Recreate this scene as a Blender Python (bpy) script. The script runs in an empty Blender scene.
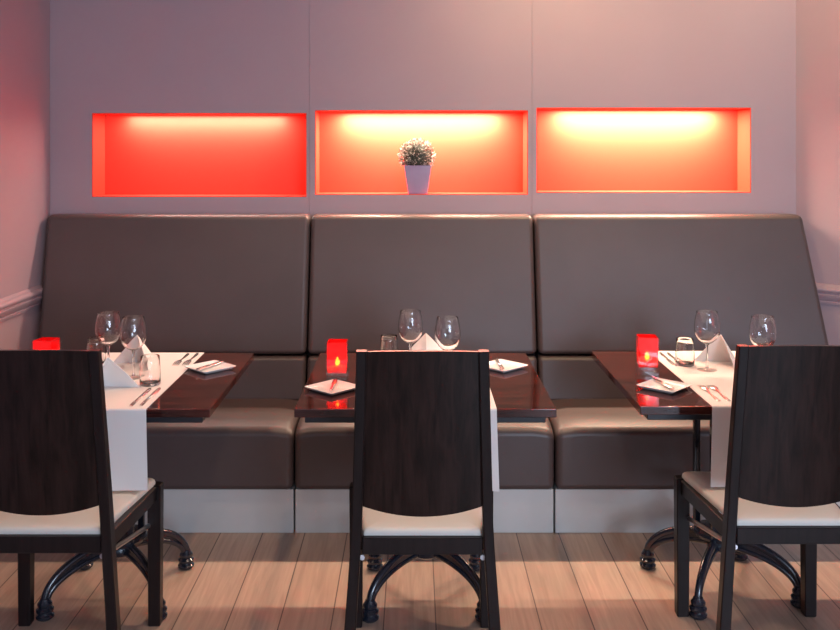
import bpy, bmesh, math, random
from mathutils import Vector, Matrix

random.seed(7)
PI = math.pi
sc = bpy.context.scene
COL = sc.collection

# ------------------------------------------------------------------ helpers
def shade(me, angle=35):
    me.shade_smooth()
    me.set_sharp_from_angle(angle=math.radians(angle))

def obj(name, bm, mat, parent=None, loc=None, angle=35, label=None, wn=False):
    bmesh.ops.recalc_face_normals(bm, faces=bm.faces[:])
    me = bpy.data.meshes.new(name)
    bm.to_mesh(me)
    bm.free()
    for m in (mat if isinstance(mat, (list, tuple)) else [mat]):
        me.materials.append(m)
    shade(me, angle)
    o = bpy.data.objects.new(name, me)
    COL.objects.link(o)
    if parent is not None:
        o.parent = parent
    if loc is not None:
        o.location = loc
    if label:
        o['label'] = label
    if wn:
        w_ = o.modifiers.new('weighted_normal', 'WEIGHTED_NORMAL')
        w_.weight = 80
        w_.keep_sharp = True
    return o

def tag(o, label=None, cat=None, group=None, kind=None):
    if label: o['label'] = label
    if cat: o['category'] = cat
    if group: o['group'] = group
    if kind: o['kind'] = kind
    return o

def thing(name, loc, rz=0, label=None, cat=None, group=None):
    e = bpy.data.objects.new(name, None)
    e.empty_display_size = 0.1
    COL.objects.link(e)
    e.location = loc
    e.rotation_euler = (0, 0, rz)
    return tag(e, label, cat, group)

def copy_tree(root, loc, rz=None, label=None):
    r = root.copy()
    COL.objects.link(r)
    r.location = loc
    if rz is not None:
        r.rotation_euler = (0, 0, rz)
    if label:
        r['label'] = label
    for ch in list(root.children):
        c = ch.copy()
        COL.objects.link(c)
        c.parent = r
        for g in list(ch.children):
            d = g.copy()
            COL.objects.link(d)
            d.parent = c
    return r

def BM():
    return bmesh.new()

def box(bm, x0, x1, y0, y1, z0, z1, bev=0.0, seg=2):
    vs = [bm.verts.new((x, y, z)) for x in (x0, x1) for y in (y0, y1) for z in (z0, z1)]
    f = [(0,1,3,2),(4,6,7,5),(0,4,5,1),(2,3,7,6),(0,2,6,4),(1,5,7,3)]
    fs = [bm.faces.new([vs[i] for i in q]) for q in f]
    if bev > 0:
        es = list({e for q in fs for e in q.edges})
        bmesh.ops.bevel(bm, geom=es, offset=bev, segments=seg, profile=0.5, affect='EDGES')

def hexa(bm, corners, bev=0.0, seg=2):
    """corners: 8 points, order (x0y0z0,x0y0z1,x0y1z0,x0y1z1,x1y0z0,...)"""
    vs = [bm.verts.new(c) for c in corners]
    f = [(0,1,3,2),(4,6,7,5),(0,4,5,1),(2,3,7,6),(0,2,6,4),(1,5,7,3)]
    fs = [bm.faces.new([vs[i] for i in q]) for q in f]
    if bev > 0:
        es = list({e for q in fs for e in q.edges})
        bmesh.ops.bevel(bm, geom=es, offset=bev, segments=seg, profile=0.5, affect='EDGES')

def lathe(bm, prof, seg=32, closed=False):
    """prof: list of (r, z); r==0 gives a pole."""
    rings = []
    for r, z in prof:
        if r < 1e-6:
            rings.append([bm.verts.new((0, 0, z))])
        else:
            rings.append([bm.verts.new((r*math.cos(2*PI*i/seg), r*math.sin(2*PI*i/seg), z)) for i in range(seg)])
    n = len(rings)
    pairs = [(i, i+1) for i in range(n-1)] + ([(n-1, 0)] if closed else [])
    for a, b in pairs:
        A, B = rings[a], rings[b]
        for i in range(seg):
            j = (i+1) % seg
            if len(A) == 1 and len(B) == 1:
                continue
            if len(A) == 1:
                bm.faces.new((A[0], B[j], B[i]))
            elif len(B) == 1:
                bm.faces.new((A[i], A[j], B[0]))
            else:
                bm.faces.new((A[i], A[j], B[j], B[i]))

def tube(bm, pts, rad, seg=12, flat=None):
    """sweep a circle (or ellipse flat=(a,b)) along pts"""
    pts = [Vector(p) for p in pts]
    n = len(pts)
    rad = rad if isinstance(rad, (list, tuple)) else [rad]*n
    rings = []
    up = Vector((0, 0, 1))
    for i, p in enumerate(pts):
        t = (pts[min(i+1, n-1)] - pts[max(i-1, 0)]).normalized()
        side = t.cross(up)
        if side.length < 1e-3:
            side = t.cross(Vector((0, 1, 0)))
        side.normalize()
        nn = side.cross(t).normalized()
        a, b = flat if flat else (1, 1)
        rings.append([bm.verts.new(p + side*(rad[i]*a*math.cos(2*PI*k/seg)) + nn*(rad[i]*b*math.sin(2*PI*k/seg))) for k in range(seg)])
    for a, b in zip(rings[:-1], rings[1:]):
        for k in range(seg):
            l = (k+1) % seg
            bm.faces.new((a[k], a[l], b[l], b[k]))
    bm.faces.new(rings[0][::-1])
    bm.faces.new(rings[-1])

def grid_surface(bm, fn, nu, nv, thick=None):
    """fn(u,v) -> Vector; if thick: fn2 offset solid closed sheet via normals given by fn(u,v,1)"""
    G = [[bm.verts.new(fn(i/nu, j/nv, 0)) for j in range(nv+1)] for i in range(nu+1)]
    for i in range(nu):
        for j in range(nv):
            bm.faces.new((G[i][j], G[i+1][j], G[i+1][j+1], G[i][j+1]))
    if thick:
        H = [[bm.verts.new(fn(i/nu, j/nv, 1)) for j in range(nv+1)] for i in range(nu+1)]
        for i in range(nu):
            for j in range(nv):
                bm.faces.new((H[i][j+1], H[i+1][j+1], H[i+1][j], H[i][j]))
        for i in range(nu):
            bm.faces.new((G[i+1][0], G[i][0], H[i][0], H[i+1][0]))
            bm.faces.new((G[i][nv], G[i+1][nv], H[i+1][nv], H[i][nv]))
        for j in range(nv):
            bm.faces.new((G[0][j], G[0][j+1], H[0][j+1], H[0][j]))
            bm.faces.new((G[nu][j+1], G[nu][j], H[nu][j], H[nu][j+1]))

# ------------------------------------------------------------------ materials
def mat(name):
    m = bpy.data.materials.new(name)
    m.use_nodes = True
    nt = m.node_tree
    b = nt.nodes['Principled BSDF']
    return m, nt, b

def simple(name, col, rough=0.5, metal=0.0, spec=0.5, noise=0.0, nscale=20.0, bump=0.0, bscale=200.0, coat=0.0):
    m, nt, b = mat(name)
    b.inputs['Base Color'].default_value = (*col, 1)
    b.inputs['Roughness'].default_value = rough
    b.inputs['Metallic'].default_value = metal
    b.inputs['Specular IOR Level'].default_value = spec
    b.inputs['Coat Weight'].default_value = coat
    tc = nt.nodes.new('ShaderNodeTexCoord')
    if noise > 0:
        n = nt.nodes.new('ShaderNodeTexNoise')
        n.inputs['Scale'].default_value = nscale
        n.inputs['Detail'].default_value = 4
        nt.links.new(tc.outputs['Object'], n.inputs['Vector'])
        r = nt.nodes.new('ShaderNodeValToRGB')
        r.color_ramp.elements[0].position = 0.3
        r.color_ramp.elements[1].position = 0.7
        r.color_ramp.elements[0].color = (*[c*(1-noise) for c in col], 1)
        r.color_ramp.elements[1].color = (*[min(1, c*(1+noise)) for c in col], 1)
        nt.links.new(n.outputs['Fac'], r.inputs['Fac'])
        nt.links.new(r.outputs['Color'], b.inputs['Base Color'])
    if bump > 0:
        n2 = nt.nodes.new('ShaderNodeTexNoise')
        n2.inputs['Scale'].default_value = bscale
        n2.inputs['Detail'].default_value = 3
        nt.links.new(tc.outputs['Object'], n2.inputs['Vector'])
        bp = nt.nodes.new('ShaderNodeBump')
        bp.inputs['Strength'].default_value = bump
        bp.inputs['Distance'].default_value = 0.002
        nt.links.new(n2.outputs['Fac'], bp.inputs['Height'])
        nt.links.new(bp.outputs['Normal'], b.inputs['Normal'])
    return m

def wood(name, c0, c1, rough, axis, scale=(60, 60, 2.5), spec=0.5, coat=0.0):
    """streaky grain running along axis (0,1,2)"""
    m, nt, b = mat(name)
    tc = nt.nodes.new('ShaderNodeTexCoord')
    mp = nt.nodes.new('ShaderNodeMapping')
    s = [scale[0]]*3
    s[axis] = scale[2]
    mp.inputs['Scale'].default_value = s
    nt.links.new(tc.outputs['Object'], mp.inputs['Vector'])
    n = nt.nodes.new('ShaderNodeTexNoise')
    n.inputs['Scale'].default_value = 1.0
    n.inputs['Detail'].default_value = 5
    n.inputs['Roughness'].default_value = 0.6
    n.inputs['Distortion'].default_value = 0.6
    nt.links.new(mp.outputs['Vector'], n.inputs['Vector'])
    r = nt.nodes.new('ShaderNodeValToRGB')
    r.color_ramp.elements[0].position = 0.32
    r.color_ramp.elements[1].position = 0.72
    r.color_ramp.elements[0].color = (*c0, 1)
    r.color_ramp.elements[1].color = (*c1, 1)
    nt.links.new(n.outputs['Fac'], r.inputs['Fac'])
    nt.links.new(r.outputs['Color'], b.inputs['Base Color'])
    b.inputs['Roughness'].default_value = rough
    b.inputs['Specular IOR Level'].default_value = spec
    b.inputs['Coat Weight'].default_value = coat
    b.inputs['Coat Roughness'].default_value = 0.12
    return m

M = {}
M['wall'] = simple('mauve_wall_paint', (0.405, 0.290, 0.314), 0.6, spec=0.3, noise=0.02, nscale=3, bump=0.03)
M['seam'] = simple('panel_joint', (0.40, 0.28, 0.30), 0.8)
M['niche'] = simple('red_niche_paint', (0.80, 0.064, 0.034), 0.6, spec=0.2)
M['rail'] = simple('mauve_rail_paint', (0.43, 0.30, 0.33), 0.45)
M['ceil'] = simple('ceiling_paint', (0.55, 0.50, 0.50), 0.8)
M['plinth'] = simple('grey_plinth', (0.60, 0.585, 0.56), 0.4, metal=0.15, noise=0.05, nscale=4)
M['leather'] = simple('brown_leather', (0.078, 0.053, 0.051), 0.42, spec=0.5, noise=0.05, nscale=5, bump=0.12, bscale=350)
M['chair_wood'] = wood('dark_wenge_vertical', (0.0050, 0.0028, 0.0028), (0.027, 0.0135, 0.0115), 0.28, 2, (55, 55, 2.2), spec=0.28)
M['chair_frame'] = wood('dark_wenge_frame', (0.0075, 0.0050, 0.0055), (0.015, 0.0095, 0.0095), 0.36, 2, (70, 70, 3), spec=0.3)
M['table_wood'] = wood('mahogany_veneer', (0.016, 0.0055, 0.0050), (0.095, 0.024, 0.018), 0.06, 0, (38, 38, 2.5), spec=0.55)
M['underframe'] = simple('black_underframe', (0.018, 0.019, 0.024), 0.3)
M['iron'] = simple('black_cast_iron', (0.012, 0.015, 0.024), 0.2, spec=0.8, bump=0.15, bscale=90)
M['seat'] = simple('cream_seat_vinyl', (0.62, 0.59, 0.53), 0.5, spec=0.35, bump=0.06, bscale=300)
M['cloth'] = simple('white_linen', (0.74, 0.705, 0.68), 0.85, spec=0.1, bump=0.12, bscale=700)
M['napkin'] = simple('white_napkin', (0.80, 0.78, 0.76), 0.8, spec=0.15, bump=0.08, bscale=500)
M['china'] = simple('white_china', (0.80, 0.79, 0.77), 0.12, spec=0.5)
M['steel'] = simple('polished_steel', (0.66, 0.64, 0.62), 0.24, metal=1.0)
M['chrome'] = simple('satin_steel_rod', (0.55, 0.53, 0.54), 0.3, metal=1.0)
M['pot'] = simple('lilac_pot', (0.34, 0.27, 0.40), 0.45, noise=0.03)
M['soil'] = simple('dark_soil', (0.03, 0.025, 0.02), 0.9)
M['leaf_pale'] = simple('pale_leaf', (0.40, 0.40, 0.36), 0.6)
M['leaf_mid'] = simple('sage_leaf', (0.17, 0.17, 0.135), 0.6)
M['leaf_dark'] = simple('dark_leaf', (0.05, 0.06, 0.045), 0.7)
M['wax'] = simple('wax', (0.80, 0.55, 0.40), 0.6)
M['frame_white'] = simple('window_frame_paint', (0.7, 0.7, 0.7), 0.5)

def glass_mat():
    m, nt, b = mat('clear_glass')
    b.inputs['Base Color'].default_value = (1, 1, 1, 1)
    b.inputs['Roughness'].default_value = 0.0
    b.inputs['IOR'].default_value = 1.47
    b.inputs['Transmission Weight'].default_value = 1.0
    return m
M['glass'] = glass_mat()

def thin_glass():
    m, nt, b = mat('clear_block_glass')
    nt.nodes.remove(b)
    out = nt.nodes['Material Output']
    tr = nt.nodes.new('ShaderNodeBsdfTransparent')
    tr.inputs['Color'].default_value = (0.985, 0.98, 0.98, 1)
    gl = nt.nodes.new('ShaderNodeBsdfGlossy')
    gl.inputs['Roughness'].default_value = 0.03
    lw = nt.nodes.new('ShaderNodeLayerWeight')     # thin sheet: Schlick reflectance, same from both sides
    lw.inputs['Blend'].default_value = 0.5
    pw = nt.nodes.new('ShaderNodeMath'); pw.operation = 'POWER'; pw.inputs[1].default_value = 4.0
    fr = nt.nodes.new('ShaderNodeMath'); fr.operation = 'MULTIPLY_ADD'
    fr.inputs[1].default_value = 0.75; fr.inputs[2].default_value = 0.05
    nt.links.new(lw.outputs['Facing'], pw.inputs[0])
    nt.links.new(pw.outputs[0], fr.inputs[0])
    mx = nt.nodes.new('ShaderNodeMixShader')
    nt.links.new(fr.outputs[0], mx.inputs['Fac'])
    nt.links.new(tr.outputs[0], mx.inputs[1])
    nt.links.new(gl.outputs[0], mx.inputs[2])
    nt.links.new(mx.outputs[0], out.inputs['Surface'])
    return m
M['thin'] = thin_glass()

def red_glass():
    m, nt, b = mat('red_frosted_glass')
    nt.nodes.remove(b)
    out = nt.nodes['Material Output']
    tl = nt.nodes.new('ShaderNodeBsdfTranslucent')
    tl.inputs['Color'].default_value = (0.85, 0.012, 0.030, 1)
    df = nt.nodes.new('ShaderNodeBsdfDiffuse')
    df.inputs['Color'].default_value = (0.60, 0.010, 0.024, 1)
    tr = nt.nodes.new('ShaderNodeBsdfTransparent')
    tr.inputs['Color'].default_value = (1.0, 0.34, 0.15, 1)
    m1 = nt.nodes.new('ShaderNodeMixShader')
    m1.inputs['Fac'].default_value = 0.4
    m2 = nt.nodes.new('ShaderNodeMixShader')
    m2.inputs['Fac'].default_value = 0.50
    nt.links.new(tl.outputs[0], m1.inputs[1])
    nt.links.new(df.outputs[0], m1.inputs[2])
    nt.links.new(m1.outputs[0], m2.inputs[1])
    nt.links.new(tr.outputs[0], m2.inputs[2])
    nt.links.new(m2.outputs[0], out.inputs['Surface'])
    return m
M['red'] = red_glass()

def emit(name, col, strength):
    m, nt, b = mat(name)
    nt.nodes.remove(b)
    e = nt.nodes.new('ShaderNodeEmission')
    e.inputs['Color'].default_value = (*col, 1)
    e.inputs['Strength'].default_value = strength
    nt.links.new(e.outputs[0], nt.nodes['Material Output'].inputs['Surface'])
    return m
M['flame'] = emit('candle_flame', (1.0, 0.50, 0.12), 60.0)

def floor_mat():
    m, nt, b = mat('oak_boards')
    tc = nt.nodes.new('ShaderNodeTexCoord')
    mp = nt.nodes.new('ShaderNodeMapping')
    mp.inputs['Rotation'].default_value = (0, 0, PI/2)
    mp.inputs['Location'].default_value = (0.80, 0.100, 0)
    nt.links.new(tc.outputs['Object'], mp.inputs['Vector'])
    br = nt.nodes.new('ShaderNodeTexBrick')
    br.offset = 0.37
    br.inputs['Scale'].default_value = 1.0
    br.inputs['Brick Width'].default_value = 3.4
    br.inputs['Row Height'].default_value = 0.172
    br.inputs['Mortar Size'].default_value = 0.0022
    br.inputs['Mortar Smooth'].default_value = 0.1
    br.inputs['Bias'].default_value = 0.0
    br.inputs['Color1'].default_value = (0.0, 0.0, 0.0, 1)
    br.inputs['Color2'].default_value = (1, 1, 1, 1)
    br.inputs['Mortar'].default_value = (0.5, 0.5, 0.5, 1)
    nt.links.new(mp.outputs['Vector'], br.inputs['Vector'])
    # board tone
    r = nt.nodes.new('ShaderNodeValToRGB')
    r.color_ramp.elements[0].color = (0.37, 0.255, 0.188, 1)
    r.color_ramp.elements[1].color = (0.48, 0.345, 0.262, 1)
    nt.links.new(br.outputs['Color'], r.inputs['Fac'])
    # grain
    mg = nt.nodes.new('ShaderNodeMapping')
    mg.inputs['Scale'].default_value = (28, 1.6, 1)
    nt.links.new(tc.outputs['Object'], mg.inputs['Vector'])
    n = nt.nodes.new('ShaderNodeTexNoise')
    n.inputs['Scale'].default_value = 1.6
    n.inputs['Detail'].default_value = 6
    n.inputs['Distortion'].default_value = 1.0
    nt.links.new(mg.outputs['Vector'], n.inputs['Vector'])
    r2 = nt.nodes.new('ShaderNodeValToRGB')
    r2.color_ramp.elements[0].position = 0.30
    r2.color_ramp.elements[1].position = 0.70
    r2.color_ramp.elements[0].color = (0.80, 0.79, 0.78, 1)
    r2.color_ramp.elements[1].color = (1.08, 1.08, 1.08, 1)
    nt.links.new(n.outputs['Fac'], r2.inputs['Fac'])
    mu = nt.nodes.new('ShaderNodeMix')
    mu.data_type = 'RGBA'
    mu.blend_type = 'MULTIPLY'
    mu.inputs[0].default_value = 1.0
    nt.links.new(r.outputs['Color'], mu.inputs[6])
    nt.links.new(r2.outputs['Color'], mu.inputs[7])
    mo = nt.nodes.new('ShaderNodeMix')
    mo.data_type = 'RGBA'
    nt.links.new(br.outputs['Fac'], mo.inputs[0])
    nt.links.new(mu.outputs[2], mo.inputs[6])
    mo.inputs[7].default_value = (0.11, 0.072, 0.055, 1)
    nt.links.new(mo.outputs[2], b.inputs['Base Color'])
    b.inputs['Roughness'].default_value = 0.42
    b.inputs['Specular IOR Level'].default_value = 0.4
    return m
M['floor'] = floor_mat()

# ------------------------------------------------------------------ setting
CAM_H = 1.56
BACK = 4.43                 # face of the panelled back wall
XL, XR = -1.733, 1.819      # corners of the back wall
CEIL = 2.70
FRONT = -2.6                # wall with the windows, behind the viewer
XR2 = 3.5

def struct(name, bm, m, parent=None, angle=35):
    o = obj(name, bm, m, parent, angle=angle)
    if parent is None:
        o['kind'] = 'structure'
    return o

bm = BM(); box(bm, XL-0.1, XR2+0.1, FRONT-0.1, BACK+0.3, -0.05, 0)
struct('floor', bm, M['floor'])
bm = BM(); box(bm, XL-0.1, XR2+0.1, FRONT-0.1, BACK+0.3, CEIL, CEIL+0.05)
struct('ceiling', bm, M['ceil'])
bm = BM(); box(bm, XL-0.1, XL, FRONT, BACK+0.3, 0, CEIL)
struct('wall_left', bm, M['wall'])

# splayed right wall, then straight on towards the windows
def prism_xy(bm, pts, z0, z1):
    lo = [bm.verts.new((x, y, z0)) for x, y in pts]
    hi = [bm.verts.new((x, y, z1)) for x, y in pts]
    bm.faces.new(lo[::-1]); bm.faces.new(hi)
    n = len(pts)
    for i in range(n):
        j = (i+1) % n
        bm.faces.new((lo[i], lo[j], hi[j], hi[i]))
SPL = (1.05, 0.95)      # run of the splay
L = XR2 - XR
P0 = (XR, BACK); P1 = (XR2, BACK - L*SPL[1]/SPL[0]); P2 = (XR2, FRONT)
bm = BM()
ox, oy = 0.09*SPL[1]/math.hypot(*SPL), 0.09*SPL[0]/math.hypot(*SPL)
prism_xy(bm, [P0, P1, (P1[0]+ox, P1[1]+oy), (P0[0]+ox, P0[1]+oy)], 0, CEIL)
struct('wall_right', bm, M['wall'])
bm = BM(); box(bm, XR2, XR2+0.1, FRONT, P1[1]+0.1, 0, CEIL)
struct('wall_right_front', bm, M['wall'])

# niches: opening rectangles in x and z, on the face of the back wall
S = 930.0/BACK
def wx(px): return (px-414)/S
def wz(py): return CAM_H-(py-150)/S
NICHES = [(wx(92), wx(306.5), wz(197), wz(113)),
          (wx(315), wx(528), wz(194.8), wz(110.3)),
          (wx(536.5), wx(751), wz(192.8), wz(107.6))]
ND = 0.175
SEAMS = [wx(309.3), wx(532)]
PX = [XL] + SEAMS + [XR]
bm = BM()
for k in range(3):
    x0 = PX[k] + (0.0006 if k else 0)
    x1 = PX[k+1] - (0.0006 if k < 2 else 0)
    # the niche opening that belongs to this panel, and where a neighbour's opening cuts in
    nx0, nx1, nz0, nz1 = NICHES[k]
    t = 0.018
    box(bm, x0, x1, BACK, BACK+t, 0, nz0)
    box(bm, x0, x1, BACK, BACK+t, nz1, CEIL)
    if nx0 > x0: box(bm, x0, nx0, BACK, BACK+t, nz0, nz1)
    if nx1 < x1: box(bm, nx1, x1, BACK, BACK+t, nz0, nz1)
struct('wall_back', bm, M['wall'], angle=20)
bm = BM()
for s in SEAMS:
    box(bm, s-0.004, s+0.004, BACK+0.006, BACK+0.03, 0, CEIL)
struct('trim_1', bm, M['seam'])
for k, (x0, x1, z0, z1) in enumerate(NICHES):
    y0, y1, w = BACK+0.0015, BACK+ND, 0.0035
    bm = BM()
    box(bm, x0, x1, y1, y1+0.012, z0, z1)
    box(bm, x0-0.0, x0+w, y0, y1, z0, z1)
    box(bm, x1-w, x1, y0, y1, z0, z1)
    box(bm, x0+w, x1-w, y0, y1, z0, z0+w)
    box(bm, x0+w, x1-w, y0, y1, z1-w, z1)
    o = struct('wall_niche_%d' % (k+1), bm, M['niche'], angle=20)
# wall behind the niches keeps the light in
bm = BM(); box(bm, XL, XR, BACK+0.2, BACK+0.24, 0, CEIL)
struct('wall_behind', bm, M['seam'])

# chair rails
def rail_profile():
    # (out from wall, z) of a moulded dado rail
    zc = 0.890
    return [(0, zc-0.046), (0.010, zc-0.046), (0.012, zc-0.036), (0.008, zc-0.033), (0.014, zc-0.024), (0.024, zc-0.012), (0.026, zc-0.002),
            (0.018, zc+0.001), (0.018, zc+0.006), (0.028, zc+0.012), (0.031, zc+0.022), (0.026, zc+0.031), (0.014, zc+0.034), (0.010, zc+0.043), (0, zc+0.046)]
def rail(name, a, b, nrm):
    bm = BM()
    pr = rail_profile()
    A = [bm.verts.new((a[0]+nrm[0]*o, a[1]+nrm[1]*o, z)) for o, z in pr]
    B = [bm.verts.new((b[0]+nrm[0]*o, b[1]+nrm[1]*o, z)) for o, z in pr]
    for i in range(len(pr)-1):
        bm.faces.new((A[i], A[i+1], B[i+1], B[i]))
    bm.faces.new((A[0], B[0], B[-1], A[-1]))
    bm.faces.new(A); bm.faces.new(B[::-1])
    return struct(name, bm, M['rail'], angle=50)
rail('trim_2', (XL, 4.30), (XL, FRONT+0.02), (1, 0))
dl = math.hypot(*SPL)
u = (SPL[0]/dl, -SPL[1]/dl)
rail('trim_3', (XR+u[0]*0.03, BACK+u[1]*0.03), (P1[0]-u[0]*0.02, P1[1]-u[1]*0.02), (u[1], -u[0]))

# window wall behind the viewer
WIN = [(-1.45, 0.55, 0.75, 2.45), (1.05, 3.25, 0.75, 2.45)]
bm = BM()
box(bm, XL-0.1, XR2+0.1, FRONT-0.12, FRONT, 0, 0.75)
box(bm, XL-0.1, XR2+0.1, FRONT-0.12, FRONT, 2.45, CEIL)
for x0, x1 in ((XL-0.1, -1.45), (0.55, 1.05), (3.25, XR2+0.1)):
    box(bm, x0, x1, FRONT-0.12, FRONT, 0.75, 2.45)
struct('wall_front', bm, M['wall'], angle=20)
for k, (x0, x1, z0, z1) in enumerate(WIN):
    bm = BM()
    f = 0.05
    box(bm, x0, x0+f, FRONT-0.1, FRONT-0.04, z0, z1); box(bm, x1-f, x1, FRONT-0.1, FRONT-0.04, z0, z1)
    box(bm, x0+f, x1-f, FRONT-0.1, FRONT-0.04, z0, z0+f); box(bm, x0+f, x1-f, FRONT-0.1, FRONT-0.04, z1-f, z1)
    xm = (x0+x1)/2
    box(bm, xm-0.03, xm+0.03, FRONT-0.1, FRONT-0.04, z0+f, z1-f)
    struct('window_%d' % (k+1), bm, M['frame_white'])

# ------------------------------------------------------------------ banquette
def cushion(x0, x1, y0, y1, z0, z1, bev, tilt=0.0, x0t=None, x1t=None, y0t=None, crown=0.0, n=14):
    """upholstered block; tilt moves the top back in y; x0t/x1t: ends at the top"""
    bm = BM()
    x0t = x0 if x0t is None else x0t
    x1t = x1 if x1t is None else x1t
    c = []
    for i in (0, 1):
        for j in (0, 1):
            for k in (0, 1):
                x = ((x0, x0t), (x1, x1t))[i][k]
                y = (y0, y1)[j] + (tilt if k else 0)
                c.append((x, y, (z0, z1)[k]))
    hexa(bm, c, bev, 5)
    return bm

BX = [-1.69, -0.482, 0.556, 1.90]
SX = [-1.69, -0.487, 0.572, 1.90]       # seams of the seat row
BT = [-1.708, -0.482, 0.556, 1.808]     # ends of the backrest top
LAB = ['brown leather banquette unit nearest the left wall, partly behind the left chair',
       'brown leather banquette unit in the middle, behind the middle chair',
       'brown leather banquette unit nearest the right wall with a sloping outer end']
for k in range(3):
    a, b = BX[k], BX[k+1]
    g = 0.003
    xa = a+g if k else a
    xb = b-g if k < 2 else b
    cx = (xa+xb)/2
    t = thing('banquette', (cx, 4.0, 0), 0, LAB[k], 'banquette', 'banquette units along the back wall')
    ta = BT[k]+g if k else BT[k]
    tb = BT[k+1]-g if k < 2 else BT[k+1]
    lerp = lambda p, q, z: p + (q-p)*(z-0.44)/(1.255-0.44)
    sa = SX[k]+(g if k else 0); sb = SX[k+1]-(g if k < 2 else 0)
    # plinth
    ex = 0.06 if k == 2 else 0.0
    bm = BM(); box(bm, sa-cx-0.0005+0.001, sb-cx-0.001+ex, -0.212, 0.30, 0.0, 0.178, 0.002, 1)
    obj('plinth', bm, M['plinth'], t, wn=True)
    x0_, x1_, yf_ = sa-cx, sb-cx+ex, -0.240
    bm = cushion(x0_, x1_, yf_, 0.22, 0.180, 0.456, 0.026)
    for d in (0.03, 0.045, 0.06, 0.075, 0.09, 0.11, 0.13, 0.15):
        bmesh.ops.bisect_plane(bm, geom=bm.verts[:]+bm.edges[:]+bm.faces[:], plane_co=(0, yf_+d, 0), plane_no=(0, 1, 0))
        for xx, sg in ((x0_, 1), (x1_, -1)):
            bmesh.ops.bisect_plane(bm, geom=bm.verts[:]+bm.edges[:]+bm.faces[:], plane_co=(xx+sg*d, 0, 0), plane_no=(1, 0, 0))
    # stuffed top that rolls down to the front edge and dips at the seams
    for v in bm.verts:
        if v.co.z > 0.40:
            d = max(0.0, 1-(v.co.y-yf_)/0.15)
            e = max(0.0, 1-min(v.co.x-x0_, x1_-v.co.x)/0.11)
            v.co.z -= 0.030*d*d + 0.014*e*e
    obj('seat_cushion', bm, M['leather'], t, angle=60, wn=True)
    z0, z1 = 0.44, 0.633
    bm = cushion(xa-cx, (xb if k < 2 else 1.893)-cx, 0.125, 0.23, z0, z1, 0.020, 0.045,
                 lerp(xa, ta, z1)-cx, lerp(xb, tb, z1)-cx)
    obj('lumbar_cushion', bm, M['leather'], t, angle=60, wn=True)
    z0, z1 = 0.640, 1.258
    bm = cushion(lerp(xa, ta, z0)-cx, lerp(xb, tb, z0)-cx, 0.170, 0.268, z0, z1, 0.024, 0.152,
                 ta-cx, tb-cx)
    obj('backrest_cushion', bm, M['leather'], t, angle=60, wn=True)

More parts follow.
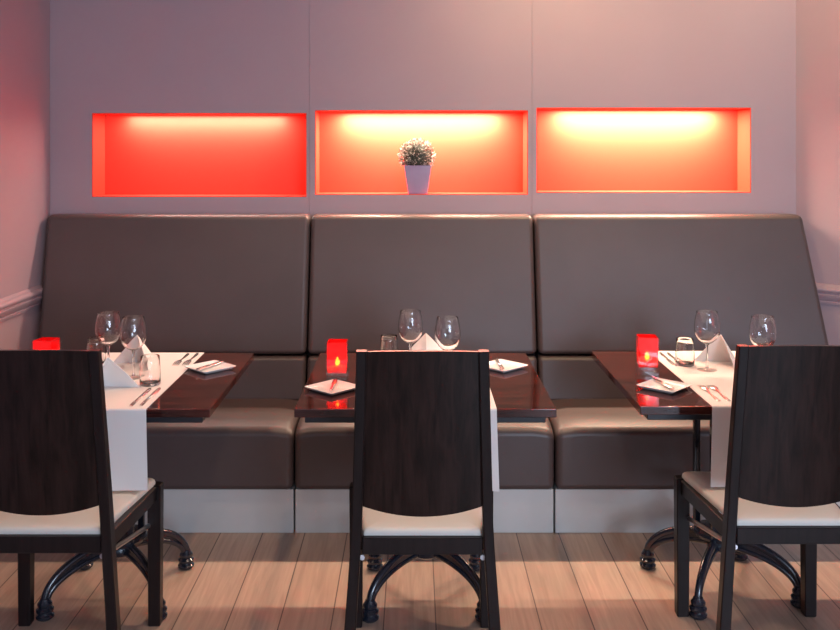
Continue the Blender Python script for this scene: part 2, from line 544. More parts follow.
# ------------------------------------------------------------------ tables
TT = 0.745          # table top height
TABLES = [(-1.055, 3.330), (0.036, 3.330), (1.132, 3.360)]
BASES = [(0.015, -0.045, 0.0), (0.007, -0.055, 0.0), (-0.036, -0.032, math.radians(11.5))]
TLAB = ['dark red wooden dining table on the left, nearest the left wall',
        'dark red wooden dining table in the middle, behind the middle chair',
        'dark red wooden dining table on the right, behind the right chair']
HW, HD = 0.413, 0.405
leg_meshes = None
for k, (tx, ty) in enumerate(TABLES):
    t = thing('dining_table', (tx, ty, 0), 0, TLAB[k], 'table', 'dining tables along the banquette')
    bm = BM(); box(bm, -HW, HW, -HD, HD, TT-0.027, TT, 0.0025, 2)
    obj('tabletop', bm, M['table_wood'], t, wn=True)
    bm = BM(); i = 0.03
    box(bm, -HW+i, HW-i, -HD+i, -HD+i+0.025, TT-0.052, TT-0.027, 0.002, 1)
    box(bm, -HW+i, HW-i, HD-i-0.025, HD-i, TT-0.052, TT-0.027, 0.002, 1)
    box(bm, -HW+i, -HW+i+0.025, -HD+i+0.025, HD-i-0.025, TT-0.052, TT-0.027, 0.002, 1)
    box(bm, HW-i-0.025, HW-i, -HD+i+0.025, HD-i-0.025, TT-0.052, TT-0.027, 0.002, 1)
    obj('underframe', bm, M['underframe'], t, wn=True)
    bx, by, ang = BASES[k]
    R = Matrix.Translation((bx, by, 0)) @ Matrix.Rotation(ang, 4, 'Z')
    # support spider under the top
    bm = BM()
    box(bm, -0.09, 0.09, -0.09, 0.09, TT-0.037, TT-0.027, 0.002, 1)
    box(bm, -0.27, 0.27, -0.02, 0.02, TT-0.041, TT-0.0285, 0.002, 1)
    bm.transform(R)
    obj('support_plate', bm, M['iron'], t)
    for sx in (-1, 1):
        for sy in (-1, 1):
            bm = BM()
            cx, cy = sx*0.060, sy*0.060
            box(bm, cx-0.011, cx+0.011, cy-0.011, cy+0.011, 0.20, TT-0.037, 0.004, 2)
            bm.transform(R)
            obj('column', bm, M['iron'], t)
    bm = BM()
    # hub casting: turned collar and a square top
    prof = [(0, 0.130), (0.030, 0.130), (0.046, 0.140), (0.050, 0.155), (0.044, 0.166), (0.066, 0.176), (0.092, 0.186), (0.095, 0.196), (0.090, 0.204), (0, 0.205)]
    lathe(bm, prof, 28)
    bm.transform(R)
    obj('hub', bm, M['iron'], t)
    bm = BM()
    box(bm, -0.074, 0.074, -0.074, 0.074, 0.30, 0.312, 0.004, 2)
    bm.transform(R)
    obj('column_collar', bm, M['iron'], t)
    for q in range(4):
        a = PI/4 + q*PI/2
        RL = R @ Matrix.Rotation(a, 4, 'Z')
        bm = BM()
        RF = 0.270
        def arc(r0, r1, z0, z1, p=2.0, n=18):
            pts = []
            for s in range(n+1):
                th = (PI/2)*s/n
                pts.append((r0+(r1-r0)*math.sin(th), 0, z1+(z0-z1)*math.cos(th)))
            return pts
        up = arc(0.035, RF, 0.186, 0.050)
        lo = arc(0.030, RF-0.010, 0.150, 0.050)
        tube(bm, up, [0.0125]*len(up), 12)
        tube(bm, lo, [0.0100]*len(lo), 12)
        # web between the two ribs
        w = 0.0045
        for s in range(len(up)-1):
            p, q2, r_, o_ = up[s], up[s+1], lo[s+1], lo[s]
            c = [bm.verts.new((v[0], yy, v[2])) for v in (p, q2, r_, o_) for yy in (-w, w)]
            bm.faces.new((c[0], c[2], c[4], c[6])); bm.faces.new((c[7], c[5], c[3], c[1]))
        bm.transform(RL)
        lg = obj('leg', bm, M['iron'], t)
        bm = BM()
        prof = [(0, 0.0), (0.022, 0.0), (0.029, 0.006), (0.030, 0.013), (0.024, 0.019), (0.022, 0.022), (0.028, 0.026), (0.029, 0.033),
                (0.024, 0.038), (0.021, 0.041), (0.024, 0.046), (0.024, 0.053), (0.019, 0.060), (0.015, 0.068), (0, 0.070)]
        lathe(bm, prof, 20)
        bm.transform(RL @ Matrix.Translation((RF-0.003, 0, 0)))
        obj('foot', bm, M['iron'], lg)

# ------------------------------------------------------------------ chairs
def make_chair(loc, label):
    t = thing('dining_chair', loc, 0, label, 'chair', 'dining chairs facing the banquette')
    # y- is the back of the chair (towards the viewer), y+ its front
    def hw(z):      # outer half width of the rear posts
        if z < 0.47: return 0.2365 + (0.2015-0.2365)*z/0.47
        return 0.2015 + (0.1845-0.2015)*(z-0.47)/0.53
    def yb(z):      # centre of the rear posts
        if z < 0.47: return -0.200 + 0.010*(z/0.47)
        return -0.190 - 0.058*((z-0.47)/0.53)**1.15
    zs = [0, 0.06, 0.14, 0.22, 0.30, 0.38, 0.44, 0.50, 0.58, 0.66, 0.74, 0.82, 0.90, 0.97, 1.0]
    for s in (-1, 1):
        bm = BM()
        rings = []
        for z in zs:
            w = 0.029 if z > 0.47 else 0.029+0.006*(0.47-z)/0.47
            d = 0.020 if z > 0.30 else 0.018
            if z > 0.47:
                d = 0.021 - 0.006*(z-0.47)/0.53
            xo, xi, y = s*hw(z), s*(hw(z)-w), yb(z)
            ch = 0.003
            ring = [(xo-s*ch, y-d), (xi+s*ch, y-d), (xi, y-d+ch), (xi, y+d-ch), (xi+s*ch, y+d), (xo-s*ch, y+d), (xo, y+d-ch), (xo, y-d+ch)]
            rings.append([bm.verts.new((x, yy, z)) for x, yy in ring])
        for A, B in zip(rings[:-1], rings[1:]):
            for i in range(8):
                j = (i+1) % 8
                bm.faces.new((A[i], A[j], B[j], B[i]))
        bm.faces.new(rings[0]); bm.faces.new(rings[-1][::-1])
        obj('leg', bm, M['chair_frame'], t)
    for s in (-1, 1):
        bm = BM()
        c = []
        for i in (0, 1):
            for j in (0, 1):
                for z in (0, 0.462):
                    h = 0.0195 if z == 0 else 0.022
                    c.append((s*0.213 + (-h, h)[i], 0.210 + (-h, h)[j], z))
        hexa(bm, c, 0.003, 1)
        obj('leg', bm, M['chair_frame'], t)
    # backrest: one bowed veneer panel between the posts
    def back(u, v, side):
        z_c = 0.522; z_s = 0.549
        xx = 2*u-1
        zb = z_c + (z_s-z_c)*xx*xx
        zt = 0.998 + 0.004*(1-xx*xx)
        z = zb + (zt-zb)*v
        x = xx*(hw(min(z, 1.0))-0.0285)
        y = yb(min(z, 1.0)) - 0.010*(1-xx*xx) + (0.007 if side else -0.007)
        return Vector((x, y, z))
    bm = BM(); grid_surface(bm, back, 24, 16, True)
    obj('backrest', bm, M['chair_wood'], t, angle=50)
    # seat frame
    bm = BM()
    z0, z1 = 0.411, 0.459
    box(bm, -0.171, 0.171, -0.204, -0.184, z0, z1, 0.002, 1)
    box(bm, -0.192, 0.192, 0.205, 0.227, z0, z1, 0.002, 1)
    for s in (-1, 1):
        c = []
        for i in (0, 1):
            for j in (0, 1):
                for z in (z0, z1):
                    xo = (0.193, 0.222)[j]
                    c.append((s*(xo - (0.020 if i == 0 else 0)), (-0.172, 0.189)[j], z))
        hexa(bm, c, 0.002, 1)
    obj('seat_frame', bm, M['chair_frame'], t, wn=True)
    # seat pad: trapezoid, rounded, domed
    def pad_outline(n=10):
        pts = []
        wr, wf, y0, y1, r = 0.168, 0.216, -0.190, 0.226, 0.028
        cs = [(-wr, y0, 0.006), (wr, y0, 0.006), (wf, y1, r), (-wf, y1, r)]
        out = []
        for i in range(4):
            x, y, rr = cs[i]
            p = Vector((x, y)); a = Vector(cs[i-1][:2])-p; b = Vector(cs[(i+1) % 4][:2])-p
            a.normalize(); b.normalize()
            for s in range(n+1):
                f = s/n
                q = p + a*rr*(1-f)**2 + b*rr*f**2
                out.append(q)
        return out
    ol = pad_outline()
    bm = BM()
    layers = [(1.0, 0.4600), (1.0, 0.4670), (0.992, 0.4730), (0.975, 0.4770), (0.93, 0.4795), (0.80, 0.4820), (0.5, 0.4835)]
    rings = [[bm.verts.new((p.x*f, (p.y-0.01)*f+0.01, z)) for p in ol] for f, z in layers]
    for A, B in zip(rings[:-1], rings[1:]):
        for i in range(len(ol)):
            j = (i+1) % len(ol)
            bm.faces.new((A[i], A[j], B[j], B[i]))
    bm.faces.new(rings[0][::-1]); bm.faces.new(rings[-1])
    obj('seat', bm, M['seat'], t, angle=60)
    for s in (-1, 1):
        bm = BM()
        tube(bm, [(s*0.196, 0.195, 0.330), (s*0.184, 0.0, 0.364), (s*0.172, -0.192, 0.398)], 0.0075, 10)
        obj('stretcher', bm, M['chrome'], t, label='thin metal rod')
    return t
ch = make_chair((-1.064, 2.852, 0), 'dark wooden dining chair with cream seat, at the left table')
copy_tree(ch, (0.024, 2.843, 0), 0, 'dark wooden dining chair with cream seat, at the middle table')
copy_tree(ch, (1.112, 2.913, 0), 0, 'dark wooden dining chair with cream seat, at the right table')

# ------------------------------------------------------------------ table runners
RUN = [(-1.050, 0.208), (0.052, 0.208), (1.155, 0.208)]
RLAB = ['white linen runner across the left table, hanging to the left chair seat',
        'white linen runner across the middle table, mostly hidden by the middle chair',
        'white linen runner across the right table, hanging to the right chair seat']
CT = 0.0016
ZR = TT + CT + 0.0002
for k, (rx, rw) in enumerate(RUN):
    tx, ty = TABLES[k]
    yf, yk = ty-HD, ty+HD
    path = []            # (y, z, normal y, normal z)
    n1 = 16
    for i in range(n1+1):
        path.append((yk - 0.001 - (yk-0.001-(yf+0.004))*i/n1, TT+0.0002, 0, 1))
    for i in range(1, 7):
        a = (PI/2)*i/6
        path.append((yf+0.004-0.0055*math.sin(a), TT+0.0002-0.0055*(1-math.cos(a)), -math.sin(a), math.cos(a)))
    zb = 0.492
    z_top = path[-1][1]
    n2 = 12
    for i in range(1, n2+1):
        path.append((path[n1+6][0], z_top+(zb-z_top)*i/n2, -1, 0))
    NP = len(path)-1
    def surf(u, v, side, path=path, NP=NP, rw=rw, k=k):
        y, z, ny, nz = path[int(round(v*NP))]
        hang = max(0.0, (TT-0.01-z)/0.25)
        xx = 2*u-1
        x = xx*rw*(1+0.035*hang) 
        wob = hang*(0.006*math.sin(xx*5.2+k*1.7)+0.008*abs(xx)**3)
        y = y - abs(wob) - hang*0.004
        o = CT if side else 0
        return Vector((rx+x, y+ny*o, z+nz*o))
    bm = BM(); grid_surface(bm, surf, 28, NP, True)
    o = obj('table_runner', bm, M['cloth'], angle=50)
    # move the origin to the runner's base on the table
    o.data.transform(Matrix.Translation((-rx, -ty, -TT)))
    o.location = (rx, ty, TT)
    tag(o, RLAB[k], 'table runner', 'white runners on the tables')

# ------------------------------------------------------------------ napkins
def make_napkin(loc, rz, label, sc_=1.0):
    """pyramid fold: a ridge from the apex down to the back point, two flaps to the front corners and an inner layer"""
    A = Vector((0, -0.010, 0.115)); Bk = Vector((0, 0.085, 0.001))
    Lc = Vector((-0.098, -0.050, 0.001)); Rc = Vector((0.098, -0.050, 0.001))
    bm = BM()
    def tri(a, b, c, th, bulge, n=10):
        nrm = (b-a).cross(c-a).normalized()
        if nrm.z < 0: nrm = -nrm
        idx = {}
        for side in (0, 1):
            for i in range(n+1):
                for j in range(n+1-i):
                    f, g = i/n, j/n
                    h = 1-f-g
                    p = a*h + b*f + c*g + nrm*(bulge*27*f*g*h*0.5 + bulge*0.6*4*f*h - (th if side else 0))
                    p.z = max(p.z, 0.0006 if side else 0.001)
                    idx[(side, i, j)] = bm.verts.new(p)
        for side in (0, 1):
            for i in range(n):
                for j in range(n-i):
                    bm.faces.new((idx[(side,i,j)], idx[(side,i+1,j)], idx[(side,i,j+1)]))
                    if i+j < n-1:
                        bm.faces.new((idx[(side,i+1,j)], idx[(side,i+1,j+1)], idx[(side,i,j+1)]))
        edges = [[(i, 0) for i in range(n+1)], [(0, j) for j in range(n+1)], [(i, n-i) for i in range(n+1)]]
        for e in edges:
            for p, q in zip(e[:-1], e[1:]):
                bm.faces.new((idx[(0,*p)], idx[(0,*q)], idx[(1,*q)], idx[(1,*p)]))
    tri(A, Lc, Bk, 0.0022, 0.006)
    tri(A, Rc, Bk, 0.0022, 0.006)
    A2 = A + Vector((0, 0.004, -0.012)); k = 0.72
    tri(A2, Lc*k + Vector((0, 0.028, 0)), Bk*0.86, 0.0022, 0.010)
    tri(A2, Rc*k + Vector((0, 0.028, 0)), Bk*0.86, 0.0022, 0.010)
    bmesh.ops.scale(bm, vec=(sc_, sc_, sc_), verts=bm.verts[:])
    o = obj('folded_napkin', bm, M['napkin'], None, loc, angle=40)
    o.rotation_euler = (0, 0, rz)
    tag(o, label, 'napkin', 'pyramid folded napkins')
    return o
np_ = make_napkin((-1.038, 3.520, ZR), -0.55, 'white pyramid napkin standing behind the wine glasses on the left table')
def copy_one(src, loc, rz, label):
    o = src.copy(); COL.objects.link(o)
    o.location = loc; o.rotation_euler = (0, 0, rz); o['label'] = label
    return o
copy_one(np_, (-1.042, 3.150, ZR), 0.78, 'white napkin at the near end of the left runner, half hidden by the chair')
copy_one(np_, (0.046, 3.540, ZR), PI, 'white pyramid napkin between the two wine glasses on the middle table')
copy_one(np_, (1.172, 3.530, ZR), -1.00, 'white pyramid napkin behind the wine glass on the right table')

# ------------------------------------------------------------------ glasses
def make_wine_glass(loc, label):
    t = thing('wine_glass', loc, 0, label, 'wine glass', 'stemmed wine glasses')
    # bowl (outer up, inner down)
    th = 0.0014
    out = [(0.0, 0.096), (0.006, 0.0962), (0.014, 0.099), (0.024, 0.105), (0.034, 0.115), (0.041, 0.127), (0.0452, 0.141), (0.0465, 0.153),
           (0.0460, 0.167), (0.0443, 0.182), (0.0415, 0.198), (0.0390, 0.207), (0.0372, 0.216)]
    inn = [(r-th if r > th*2 else 0, z+th*(0.3 if i > 5 else 1.0)) for i, (r, z) in enumerate(out)]
    inn[0] = (0.0, 0.0995); inn[1] = (0.006, 0.0998)
    inn[2] = (0.0132, 0.1018)
    prof = out + [(0.0368, 0.2167), (0.0361, 0.2167)] + inn[::-1][1:]
    bm = BM(); lathe(bm, prof, 40)
    obj('bowl', bm, M['glass'], t, angle=60)
    bm = BM()
    lathe(bm, [(0, 0.0075), (0.0062, 0.0075), (0.0048, 0.014), (0.0038, 0.030), (0.0036, 0.055), (0.0040, 0.078), (0.0052, 0.090), (0.0066, 0.0955), (0, 0.0955)], 20)
    obj('stem', bm, M['glass'], t, angle=60)
    bm = BM()
    lathe(bm, [(0, 0.0), (0.035, 0.0), (0.0362, 0.0008), (0.035, 0.0018), (0.020, 0.0035), (0.010, 0.0056), (0.0064, 0.0072), (0, 0.0072)], 40)
    obj('foot', bm, M['thin'], t, angle=60)
    return t
wg = make_wine_glass((-1.122, 3.415, ZR), 'left one of the two empty wine glasses on the left table')
copy_tree(wg, (-1.003, 3.325, ZR), 0, 'empty wine glass on the left table, in front of the pyramid napkin')
copy_tree(wg, (-0.013, 3.455, ZR), 0, 'empty wine glass left of the pyramid napkin on the middle table')
copy_tree(wg, (0.120, 3.320, ZR), 0, 'empty wine glass right of the pyramid napkin on the middle table')
copy_tree(wg, (1.084, 3.440, ZR), 0, 'empty wine glass beside the tumbler and napkin on the right table')
copy_tree(wg, (1.252, 3.340, ZR), 0, 'empty wine glass whose bowl shows above the back of the right chair')

def make_tumbler(loc, label):
    bm = BM()
    out = [(0, 0), (0.031, 0), (0.0345, 0.003), (0.0360, 0.012), (0.0362, 0.030), (0.0350, 0.055), (0.0330, 0.080), (0.0315, 0.100)]
    inn = [(0, 0.009), (0.026, 0.009), (0.0315, 0.012), (0.0340, 0.020), (0.0343, 0.032), (0.0332, 0.055), (0.0312, 0.080), (0.0298, 0.100)]
    lathe(bm, out + [(0.0307, 0.1006)] + inn[::-1], 40)
    o = obj('tumbler', bm, M['glass'], None, loc, angle=60)
    tag(o, label, 'tumbler', 'short clear tumblers')
    return o
tu = make_tumbler((-0.914, 3.222, ZR), 'short clear tumbler on the left table, next to the knives')
copy_one(tu, (-1.203, 3.520, ZR), 0, 'short clear tumbler on the left table, peeking over the left chair back')
copy_one(tu, (-0.096, 3.575, ZR), 0, 'short clear tumbler on the middle table, peeking over the middle chair back')
copy_one(tu, (1.024, 3.515, ZR), 0, 'short clear tumbler beside the red candle holder on the right table')

# ------------------------------------------------------------------ plates and cutlery
def make_plate(loc, rz, label):
    bm = BM()
    def sq(h, z, r):
        pts = []
        for cx, cy, a0 in ((h-r, h-r, 0), (-h+r, h-r, PI/2), (-h+r, -h+r, PI), (h-r, -h+r, 1.5*PI)):
            for i in range(5):
                a = a0 + (PI/2)*i/4
                pts.append((cx+r*math.cos(a), cy+r*math.sin(a), z))
        return [bm.verts.new(p) for p in pts]
    K = 0.955
    rings = [sq(0.054, 0.0, 0.008), sq(0.060, 0.003, 0.008), sq(0.0725, 0.0115, 0.008), sq(0.0735, 0.0135, 0.008), sq(0.0725, 0.0142, 0.008),
             sq(0.064, 0.0080, 0.008), sq(0.056, 0.0062, 0.008)]
    for A, B in zip(rings[:-1], rings[1:]):
        for i in range(len(A)):
            j = (i+1) % len(A)
            bm.faces.new((A[i], A[j], B[j], B[i]))
    bm.faces.new(rings[0][::-1]); bm.faces.new(rings[-1])
    bmesh.ops.scale(bm, vec=(K, K, 1), verts=bm.verts[:])
    o = obj('side_plate', bm, M['china'], None, loc, angle=40)
    o.rotation_euler = (0, 0, rz)
    tag(o, label, 'plate', 'square white side plates')
    return o
Q = PI/4
PL = [(-0.756, 3.450, Q+0.02), (-0.275, 3.155, Q+0.03), (0.330, 3.470, Q-0.02), (0.855, 3.175, Q+0.02)]
p0 = make_plate((PL[0][0], PL[0][1], TT+0.0002), PL[0][2], 'square white side plate on the right side of the left table')
copy_one(p0, (PL[1][0], PL[1][1], TT+0.0002), PL[1][2], 'square white side plate in front of the candle on the middle table')
copy_one(p0, (PL[2][0], PL[2][1], TT+0.0002), PL[2][2], 'square white side plate on the right side of the middle table')
copy_one(p0, (PL[3][0], PL[3][1], TT+0.0002), PL[3][2], 'square white side plate in front of the candle on the right table')

def flat_part(bm, outline, th, zfn=lambda y: 0.0):
    """outline: list of (y, half width); a flat tapered bar along y with soft top"""
    top, bot = [], []
    for y, w in outline:
        z = zfn(y)
        bot.append([bm.verts.new((-w, y, z)), bm.verts.new((w, y, z))])
        top.append([bm.verts.new((-w*0.7, y, z+th)), bm.verts.new((w*0.7, y, z+th))])
    for i in range(len(outline)-1):
        a, b, c, d = bot[i], bot[i+1], top[i], top[i+1]
        bm.faces.new((a[0], b[0], b[1], a[1])); bm.faces.new((c[0], c[1], d[1], d[0]))
        bm.faces.new((a[0], c[0], d[0], b[0])); bm.faces.new((a[1], b[1], d[1], c[1]))
    bm.faces.new((bot[0][0], bot[0][1], top[0][1], top[0][0]))
    bm.faces.new((bot[-1][0], top[-1][0], top[-1][1], bot[-1][1]))

def make_knife(name, ln, loc, rz, label, group, cat='knife'):
    """handle towards -y, blade towards +y; origin at the middle"""
    t = thing(name, loc, rz, label, cat, group)
    h = ln*0.47
    bm = BM()
    flat_part(bm, [(-ln/2, 0.003), (-ln/2+0.004, 0.0055), (-ln/2+0.03, 0.0062), (-ln/2+h*0.6, 0.0048), (-ln/2+h, 0.0042)], 0.0042)
    obj('handle', bm, M['steel'], t)
    bm = BM()
    flat_part(bm, [(-ln/2+h, 0.0042), (-ln/2+h+0.012, 0.0075), (ln/2-0.05, 0.0085), (ln/2-0.015, 0.0075), (ln/2-0.004, 0.004), (ln/2, 0.001)], 0.0016, lambda y: 0.0004)
    obj('blade', bm, M['steel'], t)
    return t

def make_fork(loc, rz, label, ln=0.205):
    t = thing('dinner_fork', loc, rz, label, 'fork', 'dinner forks')
    def zf(y):
        f = (y+ln/2)/ln
        return 0.0004 + 0.006*max(0, math.sin(PI*max(0, (f-0.5)/0.5)))**1.0*0.7
    bm = BM()
    y0 = -ln/2
    flat_part(bm, [(y0, 0.004), (y0+0.004, 0.0065), (y0+0.03, 0.0072), (y0+0.07, 0.0045), (y0+0.11, 0.0032), (y0+0.128, 0.0040)], 0.0026, zf)
    obj('handle', bm, M['steel'], t)
    bm = BM()
    flat_part(bm, [(y0+0.128, 0.0040), (y0+0.138, 0.0090), (y0+0.150, 0.0122), (y0+0.158, 0.0124)], 0.002, zf)
    obj('head', bm, M['steel'], t)
    for i in range(4):
        x = -0.0103 + 0.00687*i
        bm = BM()
        flat_part(bm, [(y0+0.158, 0.0021), (y0+0.18, 0.0018), (ln/2, 0.0009)], 0.0018, zf)
        bm.transform(Matrix.Translation((x, 0, 0)))
        obj('tine', bm, M['steel'], t)
    return t

# butter knives across the side plates: from the near to the far rim
ZP = TT+0.0002+0.0145
bk = make_knife('butter_knife', 0.160, (PL[0][0]-0.002, PL[0][1]+0.005, ZP), -0.45, 'butter knife across the side plate on the left table', 'butter knives on the side plates')
copy_tree(bk, (PL[1][0]+0.000, PL[1][1]+0.020, ZP), -0.02, 'butter knife across the side plate in front of the middle table candle')
copy_tree(bk, (PL[2][0]-0.010, PL[2][1]+0.000, ZP), PI+0.06, 'butter knife across the side plate on the right side of the middle table')
copy_tree(bk, (PL[3][0]+0.000, PL[3][1]+0.020, ZP), PI+0.20, 'butter knife across the side plate on the right table')

fk = make_fork((-0.900, 3.605, ZR), PI, 'left dinner fork of the pair at the back of the left runner')
copy_tree(fk, (-0.864, 3.610, ZR), PI, 'right dinner fork of the pair at the back of the left runner')
copy_tree(fk, (0.988, 3.110, ZR), 0.0, 'left dinner fork of the pair on the near end of the right runner')
copy_tree(fk, (1.021, 3.112, ZR), 0.0, 'right dinner fork of the pair on the near end of the right runner')
kn = make_knife('dinner_knife', 0.225, (-0.899, 3.062, ZR), 0.0, 'left dinner knife of the pair beside the tumbler on the left table', 'dinner knives on the runners')
copy_tree(kn, (-0.868, 3.066, ZR), 0.0, 'right dinner knife of the pair beside the tumbler on the left table')
copy_tree(kn, (0.985, 3.610, ZR), PI, 'left dinner knife of the pair between candle and tumbler, right table')
copy_tree(kn, (1.014, 3.605, ZR), PI, 'right dinner knife of the pair between candle and tumbler, right table')

# ------------------------------------------------------------------ candle holders
def make_holder(loc, rz, label):
    t = thing('candle_holder', loc, rz, label, 'candle holder', 'square red candle holders')
    h, w = 0.137, 0.0375
    bm = BM()
    # clear outer block: outer skin and thick base, open at the top
    def ring(a, z): return [bm.verts.new((x*a, y*a, z)) for x, y in ((1,1),(-1,1),(-1,-1),(1,-1))]
    R_ = [ring(w-0.002, 0), ring(w, 0.002), ring(w, h), ring(w-0.0035, h), ring(w-0.0035, 0.029)]
    for A, B in zip(R_[:-1], R_[1:]):
        for i in range(4):
            j = (i+1) % 4
            bm.faces.new((A[i], A[j], B[j], B[i]))
    bm.faces.new(R_[0][::-1]); bm.faces.new(R_[-1])
    obj('glass_block', bm, M['thin'], t, angle=30, label='clear glass shell with thick base')
    bm = BM()
    a = w-0.0042; b = a-0.0012
    R_ = [ring(a*0.97, 0.0298), ring(a, 0.033), ring(a, h-0.0005), ring(b, h-0.0005), ring(b, 0.0315)]
    for A, B in zip(R_[:-1], R_[1:]):
        for i in range(4):
            j = (i+1) % 4
            bm.faces.new((A[i], A[j], B[j], B[i]))
    bm.faces.new(R_[0][::-1]); bm.faces.new(R_[-1])
    obj('red_liner', bm, M['red'], t, angle=30, label='glowing red inner glass')
    return t
def make_tealight(loc, label):
    t = thing('tea_light', loc, 0, label, 'candle', 'tea lights in the red holders')
    bm = BM()
    lathe(bm, [(0, 0), (0.019, 0), (0.0195, 0.001), (0.0195, 0.015), (0.018, 0.016), (0.017, 0.0145), (0, 0.0145)], 24)
    obj('wax', bm, M['wax'], t)
    bm = BM()
    lathe(bm, [(0, 0.018), (0.005, 0.019), (0.0085, 0.026), (0.0085, 0.033), (0.0035, 0.043), (0, 0.051)], 16)
    obj('flame', bm, M['flame'], t)
    bm = BM()
    lathe(bm, [(0, 0.0145), (0.0008, 0.0145), (0.0008, 0.0195), (0, 0.0195)], 8)
    obj('wick', bm, M['leaf_dark'], t)
    return t
HL = [(-1.318, 3.335, -0.12), (-0.272, 3.305, 0.0), (0.850, 3.392, -0.10)]
hlab = ['red square glass candle holder showing just above the left chair back',
        'glowing red square glass candle holder on the middle table',
        'glowing red square glass candle holder on the right table']
tlab = ['lit tea light in the red holder behind the left chair',
        'lit tea light glowing in the red holder on the middle table',
        'lit tea light glowing in the red holder on the right table']
hh = make_holder((HL[0][0], HL[0][1], TT+0.0002), HL[0][2], hlab[0])
tl = make_tealight((HL[0][0], HL[0][1], TT+0.0319), tlab[0])
for k in (1, 2):
    copy_tree(hh, (HL[k][0], HL[k][1], TT+0.0002), HL[k][2], hlab[k])
    copy_tree(tl, (HL[k][0], HL[k][1], TT+0.0319), 0, tlab[k])

# ------------------------------------------------------------------ potted plant
px, pz = 0.018, NICHES[1][2]+0.0036
pt = thing('potted_plant', (px, BACK+0.060, pz), 0, 'small pale bushy plant in a lilac square pot standing in the middle niche', 'plant')
bm = BM()
def sq(a, z): return [bm.verts.new((x*a, y*a, z)) for x, y in ((1,1),(-1,1),(-1,-1),(1,-1))]
sq_r = [sq(0.046, 0), sq(0.047, 0.002), sq(0.0655, 0.132), sq(0.0655, 0.136), sq(0.061, 0.136), sq(0.059, 0.118)]
# square pot turned slightly soft at the corners
for A, B in zip(sq_r[:-1], sq_r[1:]):
    for i in range(4):
        j = (i+1) % 4
        bm.faces.new((A[i], A[j], B[j], B[i]))
bm.faces.new(sq_r[0][::-1]); bm.faces.new(sq_r[-1])
bmesh.ops.bevel(bm, geom=[e for e in bm.edges if abs(e.verts[0].co.z-e.verts[1].co.z) > 0.05], offset=0.004, segments=2, profile=0.5, affect='EDGES')
bmesh.ops.scale(bm, vec=(1, 0.86, 1), verts=bm.verts[:])
obj('pot', bm, M['pot'], pt, angle=30)
bm = BM(); box(bm, -0.057, 0.057, -0.049, 0.049, 0.119, 0.127)
obj('soil', bm, M['soil'], pt)
bm = BM()
c0 = Vector((-0.004, 0, 0.180)); RR = 0.086
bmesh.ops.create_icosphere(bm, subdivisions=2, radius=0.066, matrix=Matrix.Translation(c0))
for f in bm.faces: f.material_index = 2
rnd = random.Random(3)
def leaf(bm, base, d, ln, w, mi):
    d = d.normalized()
    s = d.cross(Vector((rnd.uniform(-1,1), rnd.uniform(-1,1), rnd.uniform(-1,1)))).normalized()
    n = d.cross(s)
    p = [base, base+d*ln*0.45+s*w+n*0.0008, base+d*ln, base+d*ln*0.45-s*w+n*0.0008]
    f = bm.faces.new([bm.verts.new(q) for q in p])
    f.material_index = mi
cnt = 0
while cnt < 1900:
    d = Vector((rnd.gauss(0,1), rnd.gauss(0,1), rnd.gauss(0,1))).normalized()
    if d.z < -0.60: continue
    r = RR*rnd.uniform(0.72, 0.98)
    base = c0 + Vector((d.x, d.y*0.86, d.z*0.92))*r
    dr = (d + Vector((rnd.gauss(0,.45), rnd.gauss(0,.45), rnd.gauss(0,.45)+0.2)))
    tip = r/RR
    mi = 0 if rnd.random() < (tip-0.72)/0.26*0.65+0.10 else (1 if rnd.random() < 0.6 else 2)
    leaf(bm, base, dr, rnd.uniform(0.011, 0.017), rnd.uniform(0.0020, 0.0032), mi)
    cnt += 1
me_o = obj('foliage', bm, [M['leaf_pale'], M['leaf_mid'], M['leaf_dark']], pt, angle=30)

# ------------------------------------------------------------------ lights
def area(name, loc, target, size, size_y, power, col, spread=PI):
    l = bpy.data.lights.new(name, 'AREA')
    l.shape = 'RECTANGLE'
    l.size, l.size_y = size, size_y
    l.energy = power
    l.color = col
    l.spread = spread
    o = bpy.data.objects.new(name, l)
    COL.objects.link(o)
    o.location = loc
    d = Vector(target)-Vector(loc)
    o.rotation_euler = d.to_track_quat('-Z', 'Y').to_euler()
    return o
def spot(name, loc, target, power, col, angle, blend=0.6, rad=0.05):
    l = bpy.data.lights.new(name, 'SPOT')
    l.energy = power; l.color = col; l.spot_size = angle; l.spot_blend = blend; l.shadow_soft_size = rad
    o = bpy.data.objects.new(name, l)
    COL.objects.link(o)
    o.location = loc
    d = Vector(target)-Vector(loc)
    o.rotation_euler = d.to_track_quat('-Z', 'Y').to_euler()
    return o

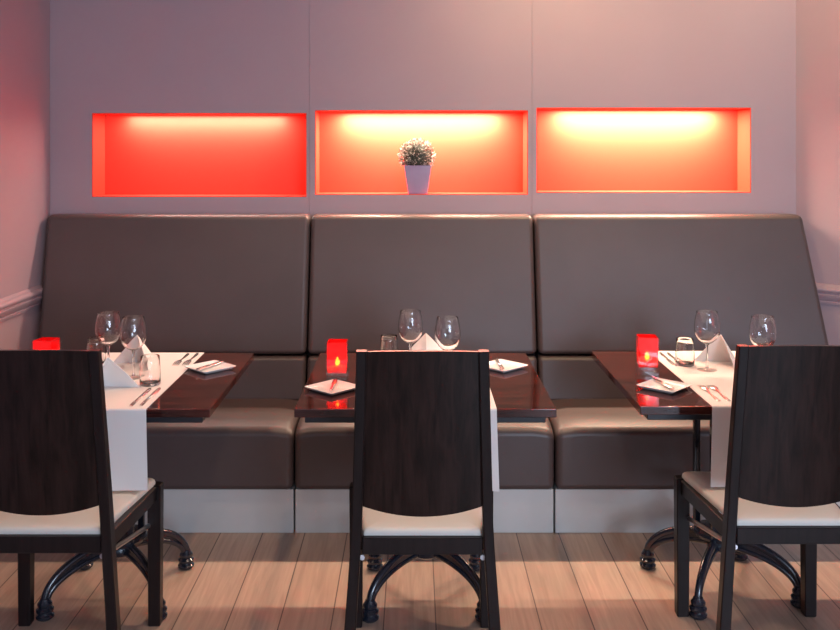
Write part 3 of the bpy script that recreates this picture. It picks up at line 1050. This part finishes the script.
# light strips in the niche tops
NP_ = [6.2, 26.0, 32.0]
NA = [0.045, 0.068, 0.068]
NC = [(1.0, 0.84, 0.74), (1.0, 0.76, 0.56), (1.0, 0.76, 0.54)]
for k, (x0, x1, z0, z1) in enumerate(NICHES):
    cx = (x0+x1)/2
    area('niche_light', (cx, BACK+ND-NA[k], z1-0.006), (cx, BACK+ND-NA[k], 0), (x1-x0)*0.75, 0.012, NP_[k], NC[k])

# daylight through the windows behind the viewer
for k, (x0, x1, z0, z1) in enumerate(WIN):
    area('window_daylight', ((x0+x1)/2, FRONT-0.13, (z0+z1)/2), ((x0+x1)/2, 3, (z0+z1)/2-0.5), x1-x0, z1-z0, (16, 190)[k], (0.62, 0.78, 1.0))
# warm ceiling downlights over the tables
for x, y, p in ((-1.05, 2.9, 6.5), (0.05, 2.9, 7), (1.15, 2.9, 7.5)):
    spot('ceiling_downlight', (x, y, CEIL-0.02), (x, y+0.35, 0.7), p*6, (1.0, 0.72, 0.52), math.radians(95))
for x, y, tx_, p in ((0.66, 3.62, 0.66, 50), (1.75, 3.60, 1.80, 32)):
    spot('ceiling_downlight', (x, y, CEIL-0.02), (tx_, y+0.80, 2.0), p*0.85, (1.0, 0.76, 0.40), math.radians(140), 1.0)

for h in HL:
    l = bpy.data.lights.new('candle_light', 'POINT')
    l.energy = 0.13; l.color = (1.0, 0.5, 0.2); l.shadow_soft_size = 0.006
    o = bpy.data.objects.new('candle_light', l); COL.objects.link(o)
    o.location = (h[0], h[1], TT+0.0319+0.058)

w = bpy.data.worlds.new('world'); sc.world = w
w.use_nodes = True
bg = w.node_tree.nodes['Background']
bg.inputs['Color'].default_value = (0.75, 0.85, 1.0, 1)
bg.inputs['Strength'].default_value = 0.4

# ------------------------------------------------------------------ camera
cam = bpy.data.cameras.new('camera')
co = bpy.data.objects.new('camera', cam)
COL.objects.link(co)
co.location = (0, 0, CAM_H)
co.rotation_euler = (PI/2, 0, 0)
cam.sensor_fit = 'HORIZONTAL'
cam.sensor_width = 36.0
cam.lens = 36.0*930/840
cam.shift_x = (420-414)/840
cam.shift_y = -(315-150)/840
cam.clip_start = 0.05
sc.camera = co

sc.view_settings.view_transform = 'Standard'
sc.view_settings.look = 'None'
sc.view_settings.gamma = 1.0
sc.view_settings.exposure = 0.28
sc.view_settings.use_curve_mapping = False
